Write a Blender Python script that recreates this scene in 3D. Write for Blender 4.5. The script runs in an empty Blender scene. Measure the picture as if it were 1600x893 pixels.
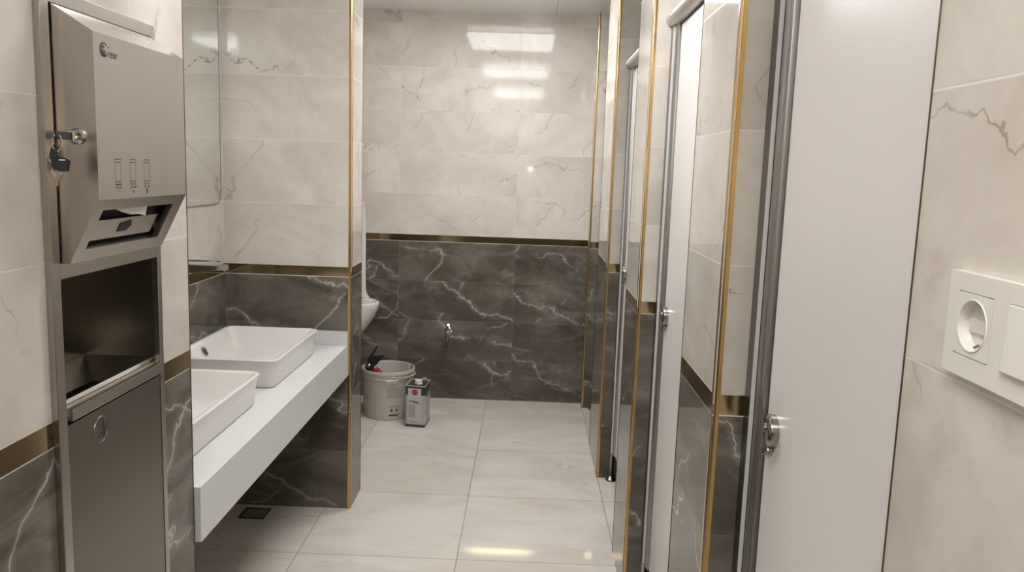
import bpy, bmesh, math, random
from mathutils import Vector, Matrix
random.seed(7)
S = bpy.context.scene
C = S.collection
PI = math.pi

# ------------------------------------------------------------------ camera / light / exposure
def set_camera():
    pit, yaw, roll = 0.1429, -0.0166, 0.0333
    cy, sy, cp, sp, cr, sr = math.cos(yaw), math.sin(yaw), math.cos(pit), math.sin(pit), math.cos(roll), math.sin(roll)
    f = Vector((sy, cy, 0)); r = Vector((cy, -sy, 0)); u = Vector((0, 0, 1))
    f2 = f*cp - u*sp; u2 = u*cp + f*sp
    r3 = r*cr + u2*sr; u3 = u2*cr - r*sr
    cam = bpy.data.cameras.new('camera'); o = bpy.data.objects.new('camera', cam); C.objects.link(o)
    m = Matrix((r3, u3, -f2)).transposed().to_4x4(); m.translation = (0, 0, 1.6)
    o.matrix_world = m
    cam.sensor_width = 36; cam.lens = 1269.5/1600*36; cam.clip_start = 0.02
    S.camera = o
set_camera()
S.view_settings.view_transform = 'Standard'
S.view_settings.look = 'None'
S.view_settings.gamma = 1
S.view_settings.use_curve_mapping = False
S.view_settings.exposure = 0.0
PANEL = 18.6           # radiance of the LED ceiling panels
TORCH = 2.4            # the phone's own torch, beside its lens
w = bpy.data.worlds.new('world'); S.world = w; w.use_nodes = True
w.node_tree.nodes['Background'].inputs[0].default_value = (0.8, 0.82, 0.85, 1)
w.node_tree.nodes['Background'].inputs[1].default_value = 0.25
tl = bpy.data.lights.new('phone_torch', 'POINT'); tl.energy = TORCH; tl.shadow_soft_size = 0.004; tl.color = (1, .86, .68)
to = bpy.data.objects.new('phone_torch', tl); to.location = (0.012, -0.005, 1.61); C.objects.link(to)

# ------------------------------------------------------------------ dimensions
XL, XR, XP = -0.812, 0.410, -0.784     # dispenser wall, cubicle wall, fin
XA, XU = -1.355, -1.20                 # alcove wall, rear left wall
YB, YP, YPB, YA = 5.50, 3.609, 3.837, 1.926
H = 2.605
ZT, ZB, ROW, DROW = 1.139, 1.0954, 0.2772, 0.2722
YMIN = -1.6
PIERS = [(1.690, 2.062), (2.929, 3.280), (4.125, 4.637)]
YN, YR = 0.865, 5.395
XE = 1.62

# ------------------------------------------------------------------ materials
def new_mat(name):
    m = bpy.data.materials.new(name); m.use_nodes = True
    nt = m.node_tree; b = nt.nodes['Principled BSDF']
    return m, nt, b
class NT:
    def __init__(s, nt): s.nt = nt
    def n(s, t, **k):
        x = s.nt.nodes.new(t)
        for a, v in k.items(): setattr(x, a, v)
        return x
    def l(s, a, b): s.nt.links.new(a, b)
    def put(s, sock, v):
        if hasattr(v, 'links'): s.l(v, sock)
        else: sock.default_value = v
    def math(s, op, a, b=0.0, c=None, clamp=False):
        x = s.n('ShaderNodeMath', operation=op, use_clamp=clamp)
        s.put(x.inputs[0], a); s.put(x.inputs[1], b)
        if c is not None: s.put(x.inputs[2], c)
        return x.outputs[0]
    def ss(s, v, a, b, lo=0.0, hi=1.0):
        x = s.n('ShaderNodeMapRange', interpolation_type='SMOOTHSTEP')
        s.put(x.inputs[0], v); x.inputs[1].default_value = a; x.inputs[2].default_value = b
        x.inputs[3].default_value = lo; x.inputs[4].default_value = hi
        return x.outputs[0]
    def noise(s, vec, scale, detail=4, rough=.55, dist=0.0):
        x = s.n('ShaderNodeTexNoise'); s.l(vec, x.inputs['Vector'])
        x.inputs['Scale'].default_value = scale; x.inputs['Detail'].default_value = detail
        x.inputs['Roughness'].default_value = rough; x.inputs['Distortion'].default_value = dist
        return x.outputs[0]
    def mix(s, f, a, b):
        x = s.n('ShaderNodeMix', data_type='RGBA'); s.put(x.inputs[0], f)
        for sock, v in ((x.inputs[6], a), (x.inputs[7], b)):
            if hasattr(v, 'links'): s.l(v, sock)
            else: sock.default_value = (*v, 1)
        return x.outputs[2]
    def xyz(s, a, b, c):
        x = s.n('ShaderNodeCombineXYZ')
        for i, v in enumerate((a, b, c)): s.put(x.inputs[i], v)
        return x.outputs[0]
    def vadd(s, a, b, op='ADD'):
        x = s.n('ShaderNodeVectorMath', operation=op); s.put(x.inputs[0], a); s.put(x.inputs[1], b)
        return x.outputs[0]
    def ridge(s, vec, scale, width, detail=5, dist=1.0, rough=.5):
        n_ = s.noise(vec, scale, detail, rough, dist)
        return s.ss(s.math('ABSOLUTE', s.math('SUBTRACT', n_, .5)), 0, width, 1, 0)

def veins(g, vec, p):
    """cream marble / grey marble colour for one tile coordinate"""
def lean(g, vec, ang, along, across):
    """stretch the pattern along a direction in the tile's plane, so that veins run that way"""
    x = g.n('ShaderNodeMapping'); g.l(vec, x.inputs[0])
    x.inputs['Rotation'].default_value = (0, 0, ang); x.inputs['Scale'].default_value = (along, across, 1)
    return x.outputs[0]
def streak(g, vec, ang, freq, amp, width, nscale=2.6, detail=7, rough=.58):
    """thin cracks running in one direction (ang), wandering by a noise; no closed loops"""
    sp = g.n('ShaderNodeSeparateXYZ'); g.l(vec, sp.inputs[0])
    t = g.math('ADD', g.math('MULTIPLY', sp.outputs[0], -math.sin(ang)*freq), g.math('MULTIPLY', sp.outputs[1], math.cos(ang)*freq))
    n_ = g.noise(vec, nscale, detail, rough)
    t = g.math('ADD', t, g.math('MULTIPLY', g.math('SUBTRACT', n_, .5), amp))
    d = g.math('DIVIDE', g.math('ABSOLUTE', g.math('SUBTRACT', g.math('FRACT', t), .5)), freq)
    return g.ss(d, width*.25, width, 1, 0), d
def mul(g, *v):
    r = v[0]
    for x in v[1:]: r = g.math('MULTIPLY', r, x)
    return r
def cream(g, vec, mot):
    a = g.noise(vec, 2.2, 6, .62, .8)
    b = g.noise(vec, 7.0, 5, .62, .5)
    base = g.mix(g.ss(a, .34, .68), (.520, .470, .408), (.635, .592, .532))
    base = g.mix(g.math('MULTIPLY', g.ss(b, .48, .74), mot), base, (.445, .385, .312))
    v, d = streak(g, vec, -.35, 2.4, 1.5, .0042, 2.4, 8, .55)
    m = g.ss(g.noise(vec, 3.0, 3), .46, .60)
    base = g.mix(mul(g, v, m, .72), base, (.25, .200, .155))
    v2, d2 = streak(g, vec, 1.05, 3.0, 1.3, .0042, 3.0, 8, .55)
    m2 = g.ss(g.noise(vec, 3.8, 3, .5, .3), .50, .62)
    base = g.mix(mul(g, v2, m2, .62), base, (.29, .24, .19))
    h = g.ss(d2, 0, .022, 1, 0)
    return g.mix(mul(g, h, m2, mot), base, (.47, .405, .33))
def dark(g, vec):
    p = lean(g, vec, .45, .6, 1.25)
    a = g.noise(p, 2.4, 7, .64, .9)
    b = g.noise(p, 4.6, 6, .62, 1.1)
    base = g.mix(g.ss(a, .34, .66), (.076, .064, .050), (.155, .136, .113))
    base = g.mix(g.math('MULTIPLY', g.ss(b, .50, .70), .65), base, (.235, .212, .184))
    base = g.mix(g.math('MULTIPLY', g.ss(g.noise(vec, 5.5, 5), .54, .70), .55), base, (.062, .052, .041))
    v, d = streak(g, vec, -.42, 2.6, 1.5, .0048, 2.3, 8, .6)
    m = g.ss(g.noise(vec, 2.6, 3), .40, .54)
    base = g.mix(mul(g, g.ss(d, 0, .035, 1, 0), m, .30), base, (.36, .335, .30))
    base = g.mix(mul(g, v, m, .64), base, (.57, .54, .495))
    v2, d2 = streak(g, vec, .95, 2.0, 1.0, .0042, 2.2, 6, .5)
    m2 = g.ss(g.noise(vec, 3.0, 3, .5, .3), .47, .60)
    base = g.mix(mul(g, g.ss(d2, 0, .025, 1, 0), m2, .22), base, (.36, .335, .30))
    return g.mix(mul(g, v2, m2, .58), base, (.56, .53, .485))

def wall_mat(name, seed, ux0=.41, uw=9.0, uy0=-30.0, vw=90.0, gv=.5, mot=.30):
    m, nt, b = new_mat(name); g = NT(nt)
    geo = g.n('ShaderNodeNewGeometry'); sp = g.n('ShaderNodeSeparateXYZ'); g.l(geo.outputs['Position'], sp.inputs[0])
    sn = g.n('ShaderNodeSeparateXYZ'); g.l(geo.outputs['True Normal'], sn.inputs[0])
    isy = g.math('GREATER_THAN', g.math('ABSOLUTE', sn.outputs[1]), .5)      # face looks along Y -> u is X
    x, y, z = sp.outputs
    ua = g.math('DIVIDE', g.math('SUBTRACT', x, ux0), uw); ub = g.math('DIVIDE', g.math('SUBTRACT', y, uy0), vw)
    inv = g.math('SUBTRACT', 1.0, isy)
    u = g.math('ADD', g.math('MULTIPLY', ua, isy), g.math('MULTIPLY', ub, inv))
    wd = g.math('ADD', g.math('MULTIPLY', isy, uw), g.math('MULTIPLY', inv, vw))
    up = g.math('GREATER_THAN', z, (ZT+ZB)/2)
    vl = g.math('DIVIDE', g.math('SUBTRACT', z, ZT), ROW); vd = g.math('DIVIDE', g.math('SUBTRACT', z, ZB), DROW)
    v = g.math('ADD', g.math('MULTIPLY', vl, up), g.math('MULTIPLY', vd, g.math('SUBTRACT', 1.0, up)))
    cu, cv = g.math('FLOOR', u), g.math('FLOOR', v)
    fu, fv = g.math('FRACT', u), g.math('FRACT', v)
    du = g.math('MULTIPLY', g.math('MINIMUM', fu, g.math('SUBTRACT', 1.0, fu)), wd)
    dv = g.math('MULTIPLY', g.math('MINIMUM', fv, g.math('SUBTRACT', 1.0, fv)), ROW)
    grout = g.math('SUBTRACT', 1.0, g.ss(g.math('MINIMUM', du, dv), .0008, .0018), clamp=True)
    wn = g.n('ShaderNodeTexWhiteNoise', noise_dimensions='3D')
    g.l(g.xyz(g.math('ADD', cu, seed), g.math('ADD', cv, seed*3.7), g.math('ADD', isy, .5)), wn.inputs['Vector'])
    off = g.n('ShaderNodeVectorMath', operation='SCALE'); g.l(wn.outputs['Color'], off.inputs[0]); off.inputs[3].default_value = 40
    vec = g.vadd(g.xyz(g.math('MULTIPLY', u, wd), z, 0.0), off.outputs[0])
    lc = cream(g, vec, mot); dc = dark(g, vec)
    tone = g.math('ADD', .95, g.math('MULTIPLY', wn.outputs['Value'], .1))
    lc = g.mix(g.math('MULTIPLY', grout, gv), lc, (.74, .71, .66)); dc = g.mix(g.math('MULTIPLY', grout, .3), dc, (.20, .185, .165))
    edge = g.math('MULTIPLY', g.math('GREATER_THAN', z, ZB-.0035), g.math('LESS_THAN', z, ZB+.001))
    dc = g.mix(edge, dc, (.66, .63, .58))
    col = g.mix(up, dc, lc)
    hs = g.n('ShaderNodeHueSaturation'); g.l(col, hs.inputs['Color']); g.l(tone, hs.inputs['Value'])
    g.l(hs.outputs[0], b.inputs['Base Color'])
    g.put(b.inputs['Roughness'], g.math('ADD', g.math('MULTIPLY', grout, .3), .055))
    b.inputs['IOR'].default_value = 1.34
    bp = g.n('ShaderNodeBump'); bp.inputs['Strength'].default_value = .25; bp.inputs['Distance'].default_value = .001
    g.l(g.math('SUBTRACT', 1.0, grout), bp.inputs['Height']); g.l(bp.outputs[0], b.inputs['Normal'])
    return m

def floor_mat():
    m, nt, b = new_mat('floor_tile'); g = NT(nt)
    geo = g.n('ShaderNodeNewGeometry'); sp = g.n('ShaderNodeSeparateXYZ'); g.l(geo.outputs['Position'], sp.inputs[0])
    x, y, z = sp.outputs
    T = .660
    u = g.math('DIVIDE', g.math('SUBTRACT', x, -.2434), T); v = g.math('DIVIDE', g.math('SUBTRACT', y, 3.1527), T)
    fu, fv = g.math('FRACT', u), g.math('FRACT', v)
    d = g.math('MINIMUM', g.math('MINIMUM', fu, g.math('SUBTRACT', 1.0, fu)), g.math('MINIMUM', fv, g.math('SUBTRACT', 1.0, fv)))
    grout = g.math('SUBTRACT', 1.0, g.ss(g.math('MULTIPLY', d, T), .0010, .0022), clamp=True)
    wn = g.n('ShaderNodeTexWhiteNoise', noise_dimensions='3D'); g.l(g.xyz(g.math('FLOOR', u), g.math('FLOOR', v), 2.0), wn.inputs['Vector'])
    off = g.n('ShaderNodeVectorMath', operation='SCALE'); g.l(wn.outputs['Color'], off.inputs[0]); off.inputs[3].default_value = 30
    vec = g.vadd(geo.outputs['Position'], off.outputs[0])
    mp = g.n('ShaderNodeMapping'); g.l(vec, mp.inputs[0]); mp.inputs['Scale'].default_value = (.75, 1.6, 1); mp.inputs['Rotation'].default_value = (0, 0, -.15)
    a = g.noise(mp.outputs[0], 2.2, 6, .6, .8)
    base = g.mix(g.ss(a, .35, .68), (.540, .495, .435), (.640, .600, .545))
    v1 = g.ridge(mp.outputs[0], 2.2, .014, 6, 1.0); m1 = g.ss(g.noise(mp.outputs[0], 3.6, 3), .52, .66)
    base = g.mix(g.math('MULTIPLY', g.math('MULTIPLY', v1, m1), .40), base, (.33, .275, .215))
    v2 = g.ss(g.noise(mp.outputs[0], 9, 4), .64, .74)
    base = g.mix(g.math('MULTIPLY', v2, .25), base, (.40, .34, .28))
    base = g.mix(grout, base, (.17, .145, .115))
    g.l(base, b.inputs['Base Color'])
    g.put(b.inputs['Roughness'], g.math('ADD', g.math('MULTIPLY', grout, .4), .05))
    b.inputs['IOR'].default_value = 1.4
    return m

def ceiling_mat():
    m, nt, b = new_mat('ceiling_panel'); g = NT(nt)
    geo = g.n('ShaderNodeNewGeometry'); sp = g.n('ShaderNodeSeparateXYZ'); g.l(geo.outputs['Position'], sp.inputs[0])
    u = g.math('FRACT', g.math('DIVIDE', g.math('SUBTRACT', sp.outputs[0], .138), 1.26))
    d = g.math('MULTIPLY', g.math('MINIMUM', u, g.math('SUBTRACT', 1.0, u)), 1.26)
    seam = g.math('SUBTRACT', 1.0, g.ss(d, .001, .003), clamp=True)
    g.l(g.mix(seam, (.90, .90, .90), (.45, .44, .42)), b.inputs['Base Color'])
    b.inputs['Roughness'].default_value = .12
    return m

def plain(name, col, rough=.4, metal=0.0, ior=1.5, var=.03, scale=8, **k):
    m, nt, b = new_mat(name); g = NT(nt)
    tc = g.n('ShaderNodeTexCoord')
    n_ = g.noise(tc.outputs['Object'], scale, 4)
    lo = tuple(c*(1-var) for c in col); hi = tuple(min(1, c*(1+var)) for c in col)
    g.l(g.mix(n_, lo, hi), b.inputs['Base Color'])
    b.inputs['Roughness'].default_value = rough; b.inputs['Metallic'].default_value = metal
    b.inputs['IOR'].default_value = ior
    for a, v in k.items(): b.inputs[a.replace('_', ' ')].default_value = v
    return m

def brushed(name, col, rough=.3, stretch=(4, 4, .35)):
    m, nt, b = new_mat(name); g = NT(nt)
    tc = g.n('ShaderNodeTexCoord'); mp = g.n('ShaderNodeMapping'); g.l(tc.outputs['Object'], mp.inputs[0]); mp.inputs['Scale'].default_value = stretch
    n_ = g.noise(mp.outputs[0], 5, 2, .5)
    g.l(g.mix(n_, tuple(c*.97 for c in col), tuple(c*1.03 for c in col)), b.inputs['Base Color'])
    b.inputs['Metallic'].default_value = 1
    b.inputs['Roughness'].default_value = rough
    return m

def emit(name, col, st):
    m, nt, b = new_mat(name)
    b.inputs['Base Color'].default_value = (.8, .8, .8, 1)
    b.inputs['Emission Color'].default_value = (*col, 1); b.inputs['Emission Strength'].default_value = st
    return m

M_floor, M_ceil = floor_mat(), ceiling_mat()
M_gold = plain('gold_trim', (.62, .40, .16), .20, 1, var=.06)
M_band = plain('bronze_mirror_band', (.52, .40, .23), .11, 1, var=.05)
M_edge_d = plain('dark_brown_edge', (.16, .11, .065), .35, 1, var=.05)  # darker than the gold trim, for the thin corner edges
M_steel = brushed('brushed_steel', (.475, .44, .395), .27)
M_steel_m = brushed('darker_steel', (.235, .215, .185), .30)  # darker copy of the brushed steel, for bin door and rim
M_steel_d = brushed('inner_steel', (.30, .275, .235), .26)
M_chrome = plain('chrome', (.50, .49, .475), .09, 1, var=.01)
M_alu = brushed('aluminium_profile', (.40, .385, .365), .36)
M_rail = brushed('satin_rail', (.60, .575, .555), .42)
M_latch = brushed('satin_steel_latch', (.36, .345, .32), .20)
M_alu_d = brushed('darkened_aluminium', (.17, .165, .155), .30)
M_alu_l = plain('light_gasket', (.60, .59, .575), .45)
M_hpl = plain('white_laminate', (.68, .645, .615), .30, var=.012, scale=3)
M_quartz = plain('white_quartz', (.575, .575, .56), .30, var=.015, scale=120)
M_ceram = plain('white_ceramic', (.62, .595, .565), .06, var=.01)
M_plast = plain('white_plastic', (.66, .635, .585), .28, var=.01)
M_mirror = plain('mirror_glass', (.86, .88, .86), .015, 1, var=.005)
M_black = plain('black_plastic', (.018, .017, .016), .35)
M_void = plain('dark_gap', (.012, .011, .010), .6)
M_gap_shade = plain('gap_shade_grey', (.05, .05, .048), .5)
M_ink = plain('engraved_ink', (.05, .043, .036), .5)
M_bucket = plain('dusty_white_plastic', (.50, .455, .40), .45, var=.10, scale=9)
M_bucket_lbl = plain('faded_bucket_print', (.385, .352, .315), .5, var=.12, scale=30)
M_paper = plain('paper', (.66, .635, .59), .8)
M_tin = plain('tin_white_print', (.43, .41, .38), .32, var=.05)
M_tin_d = plain('tin_black_print', (.035, .032, .03), .35)
M_tin_l = plain('tin_label_white', (.52, .50, .47), .4)
M_tin_g = plain('tin_label_grey', (.36, .34, .32), .45)
M_red = plain('red_plastic', (.42, .035, .03), .4, var=.1)
M_redc = plain('red_roundel', (.40, .06, .05), .4)
M_light = emit('led_diffuser', (.985, .99, 1.0), PANEL)
M_lframe = plain('white_enamel', (.8, .8, .8), .4)

# ------------------------------------------------------------------ mesh helpers (world coordinates)
def add_box(bm, x0, x1, y0, y1, z0, z1, bev=0.0, seg=2):
    r = bmesh.ops.create_cube(bm, size=1)
    vs = r['verts']
    for v in vs:
        v.co = Vector(((x0+x1)/2 + v.co.x*(x1-x0), (y0+y1)/2 + v.co.y*(y1-y0), (z0+z1)/2 + v.co.z*(z1-z0)))
    if bev:
        es = list({e for v in vs for e in v.link_edges})
        bmesh.ops.bevel(bm, geom=es, offset=bev, segments=seg, affect='EDGES', profile=.6)
    return bm
def box(*a, **k): return add_box(bmesh.new(), *a, **k)
def add_loft(bm, rings, cap0=True, cap1=True, closed=True):
    vr = [[bm.verts.new(p) for p in r] for r in rings]
    n = len(rings[0])
    for a, b in zip(vr[:-1], vr[1:]):
        for i in range(n if closed else n-1):
            j = (i+1) % n
            try: bm.faces.new((a[i], a[j], b[j], b[i]))
            except ValueError: pass
    if cap0: bm.faces.new(vr[0][::-1])
    if cap1: bm.faces.new(vr[-1])
    bmesh.ops.recalc_face_normals(bm, faces=bm.faces)
    return bm
def add_prism(bm, poly, axis, a, b):
    """poly: list of 2-D points in the plane normal to axis, extruded a..b"""
    def P(p, t): return {'x': (t, p[0], p[1]), 'y': (p[0], t, p[1]), 'z': (p[0], p[1], t)}[axis]
    return add_loft(bm, [[P(p, a) for p in poly], [P(p, b) for p in poly]])
def add_tube(bm, pts, r, n=12, cap=True):
    pts = [Vector(p) for p in pts]; rs = r if isinstance(r, (list, tuple)) else [r]*len(pts)
    rings = []; prev = None
    for i, p in enumerate(pts):
        t = (pts[min(i+1, len(pts)-1)] - pts[max(i-1, 0)]).normalized()
        ref = prev if prev is not None else (Vector((0, 0, 1)) if abs(t.z) < .9 else Vector((1, 0, 0)))
        a = (ref - t*ref.dot(t)).normalized(); prev = a; b = t.cross(a)
        rings.append([p + (a*math.cos(2*PI*k/n) + b*math.sin(2*PI*k/n))*rs[i] for k in range(n)])
    return add_loft(bm, rings, cap, cap)
def add_lathe(bm, prof, c, axis='z', n=32, cap0=True, cap1=True):
    """prof: (radius, height) pairs about point c"""
    rings = []
    for r, h in prof:
        ring = []
        for k in range(n):
            a, b_ = r*math.cos(2*PI*k/n), r*math.sin(2*PI*k/n)
            d = {'z': (a, b_, h), 'x': (h, a, b_), 'y': (a, h, b_)}[axis]
            ring.append((c[0]+d[0], c[1]+d[1], c[2]+d[2]))
        rings.append(ring)
    return add_loft(bm, rings, cap0, cap1)
def rrect(cx, cy, hx, hy, r, z, n=6):
    pts = []
    for q, (sx, sy) in enumerate(((1, 1), (-1, 1), (-1, -1), (1, -1))):
        for k in range(n+1):
            a = q*PI/2 + k*PI/2/n
            pts.append((cx + sx*(hx-r) + r*math.cos(a), cy + sy*(hy-r) + r*math.sin(a), z))
    return pts
def obj(name, bm, m, parent=None, smooth=False, origin=None):
    base = parent_base(parent) if parent else Vector(origin or (0, 0, 0))
    bmesh.ops.translate(bm, verts=bm.verts, vec=-base)
    me = bpy.data.meshes.new(name); bm.to_mesh(me); bm.free()
    for mm in (m if isinstance(m, (list, tuple)) else [m]): me.materials.append(mm)
    if smooth:
        for p in me.polygons: p.use_smooth = True
        try: me.set_sharp_from_angle(angle=math.radians(35))
        except Exception: pass
    o = bpy.data.objects.new(name, me); C.objects.link(o)
    if parent: o.parent = parent
    else: o.location = base
    return o
def parent_base(p):
    v = Vector(p.location)
    while p.parent: p = p.parent; v += Vector(p.location)
    return v
def thing(name, label, cat, loc=(0, 0, 0), group=None):
    o = bpy.data.objects.new(name, None); C.objects.link(o); o.location = loc; o.empty_display_size = .05
    o['label'] = label; o['category'] = cat
    if group: o['group'] = group
    return o
def tag(o, label, cat, group=None):
    o['label'] = label; o['category'] = cat
    if group: o['group'] = group
    return o
def struct(name, bm, m, parent=None):
    o = obj(name, bm, m, parent); o['kind'] = 'structure'; return o
def text_bm(s, size, to_world):
    """lettering as mesh: to_world maps (u,v) to a world point"""
    cu = bpy.data.curves.new('t', 'FONT'); cu.body = s; cu.size = size
    o = bpy.data.objects.new('t', cu); C.objects.link(o)
    dg = bpy.context.evaluated_depsgraph_get()
    me = bpy.data.meshes.new_from_object(o.evaluated_get(dg))
    bm = bmesh.new(); bm.from_mesh(me)
    for v in bm.verts: v.co = Vector(to_world(v.co.x, v.co.y))
    bpy.data.objects.remove(o); bpy.data.curves.remove(cu); bpy.data.meshes.remove(me)
    return bm

# ------------------------------------------------------------------ the setting
struct('floor', box(-1.5, XE+.1, YMIN-.1, YB+.1, -.08, 0), M_floor)
struct('ceiling', box(-1.5, XE+.1, YMIN-.1, YB+.1, H, H+.08), M_ceil)

def band(parent, boxes):
    bm = bmesh.new()
    for b_ in boxes: add_box(bm, *b_, ZB, ZT)
    return struct('gold_band', bm, M_band, parent)
E_ = .0012
def corner(parent, x, y, sx, sy, s=.0135, mat=None):
    """quarter-round gold edge trim standing on an outside corner; sx, sy point out of the wall"""
    bm = bmesh.new(); r_ = min(.006, s*.8)
    pts = [(x - sx*s, y - sy*s), (x - sx*s, y + sy*E_)]
    for k in range(7):
        a = PI/2*(1 - k/6)
        pts.append((x - sx*r_ + sx*(r_+E_)*math.cos(a), y - sy*r_ + sy*(r_+E_)*math.sin(a)))
    pts.append((x + sx*E_, y - sy*s))
    add_prism(bm, pts, 'z', .001, H-.001)
    return struct('corner_trim', bm, mat or M_gold, parent)

wb = struct('wall_back', box(-1.5, XE+.1, YB, YB+.12, 0, H), wall_mat('back_wall_tile', 1.0, ux0=-.0794, uw=.790, gv=.2))
band(wb, [(-1.2, .41, YB-E_, YB+.01)])
# dispenser wall with the recess for the steel unit
bm = bmesh.new()
RY0, RY1, RZ0, RZ1 = 1.372, 1.744, .50, 1.855
add_box(bm, -1.36, XL, YMIN, RY0, 0, H); add_box(bm, -1.36, XL, RY1, YA, 0, H)
add_box(bm, -1.36, XL, RY0, RY1, 0, RZ0); add_box(bm, -1.36, XL, RY0, RY1, RZ1, H)
add_box(bm, -1.36, -.99, RY0, RY1, RZ0, RZ1)
wl = struct('wall_left', bm, wall_mat('left_wall_tile', 5.0, mot=.5))
band(wl, [(XL-.01, XL+E_, YMIN, 1.343), (XL-.01, XL+E_, 1.754, YA-.002)])
corner(wl, XL, YA, 1, 1, .004, M_edge_d)
wa = struct('wall_alcove', box(-1.5, XA, YA, YP, 0, H), wall_mat('alcove_wall_tile', 9.0))
band(wa, [(XA-.01, XA+E_, YA, YP)])
wf = struct('wall_fin', box(-1.5, XP, YP, YPB, 0, H), wall_mat('fin_wall_tile', 13.0, ux0=-.784, uw=9))
band(wf, [(XA, XP-.0135, YP-E_, YP+.01), (XP-.01, XP+E_, YP+.0135, YPB-.0045), (XU, XP-.0095, YPB-.01, YPB+E_)])
corner(wf, XP, YP, 1, -1); corner(wf, XP, YPB, 1, 1, .004, M_edge_d)
wu = struct('wall_rear', box(-1.5, XU, YPB, YB, 0, H), wall_mat('rear_wall_tile', 17.0, uy0=.2, vw=.79))
band(wu, [(XU-.01, XU+E_, YPB, YB)])
# cubicle side
wr = struct('wall_right', box(XR, XE, YMIN, YN, 0, H), wall_mat('right_wall_tile', 21.0, mot=.65))
band(wr, [(XR-E_, XR+.01, YMIN, YN-.0045), (XR+.0095, XE, YN-.01, YN+E_)])
corner(wr, XR, YN, -1, 1, .004, M_edge_d)
for i, (a, b_) in enumerate(PIERS):
    wp = struct('wall_pier', box(XR, XE, a, b_, 0, H), wall_mat('pier_tile', 31.0+7*i))
    band(wp, [(XR-E_, XR+.01, a+.0135, b_-.0035), (XR+.0135, XE, a-E_, a+.01), (XR+.0095, XE, b_-.01, b_+E_)])
    corner(wp, XR, a, -1, -1); corner(wp, XR, b_, -1, 1, .003, M_edge_d)
we = struct('wall_return', box(XR, XE, YR, YB, 0, H), wall_mat('return_tile', 71.0))
band(we, [(XR-E_, XR+.01, YR+.0135, YB-.002), (XR+.0135, XE, YR-E_, YR+.01)])
corner(we, XR, YR, -1, -1)
struct('wall_cubicle', box(XE, XE+.1, YMIN-.1, YB+.1, 0, H), wall_mat('cubicle_wall_tile', 81.0, uy0=.1, vw=.79))
struct('wall_front', box(-1.5, XE, YMIN-.1, YMIN, 0, H), wall_mat('front_wall_tile', 91.0, ux0=0, uw=.79))

# ------------------------------------------------------------------ ceiling lights
for k, (y0, y1, lab) in enumerate(((4.09, 4.74, 'square surface-mounted led ceiling light nearest the dark back wall, shining down by the bucket'),
                                   (2.08, 2.73, 'square surface-mounted led ceiling light over the wash basins in mid room'),
                                   (-.36, .29, 'square surface-mounted led ceiling light nearest the steel dispenser and the wall socket'))):
    x0, x1 = -.50, .15
    t = thing('ceiling_light', lab, 'light', ((x0+x1)/2, (y0+y1)/2, H-.042), 'ceiling led panels')
    bm = bmesh.new(); f = .012
    add_box(bm, x0-.004, x1+.004, y0-.004, y0+f, H-.006, H-.0005); add_box(bm, x0-.004, x1+.004, y1-f, y1+.004, H-.006, H-.0005)
    add_box(bm, x0-.004, x0+f, y0+f, y1-f, H-.006, H-.0005); add_box(bm, x1-f, x1+.004, y0+f, y1-f, H-.006, H-.0005)
    obj('frame', bm, M_lframe, t)
    obj('diffuser', box(x0, x1, y0, y1, H-.042, H-.0062, bev=.006), M_light, t)  # diffuser deepened so its glowing sides brighten the ceiling

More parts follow.
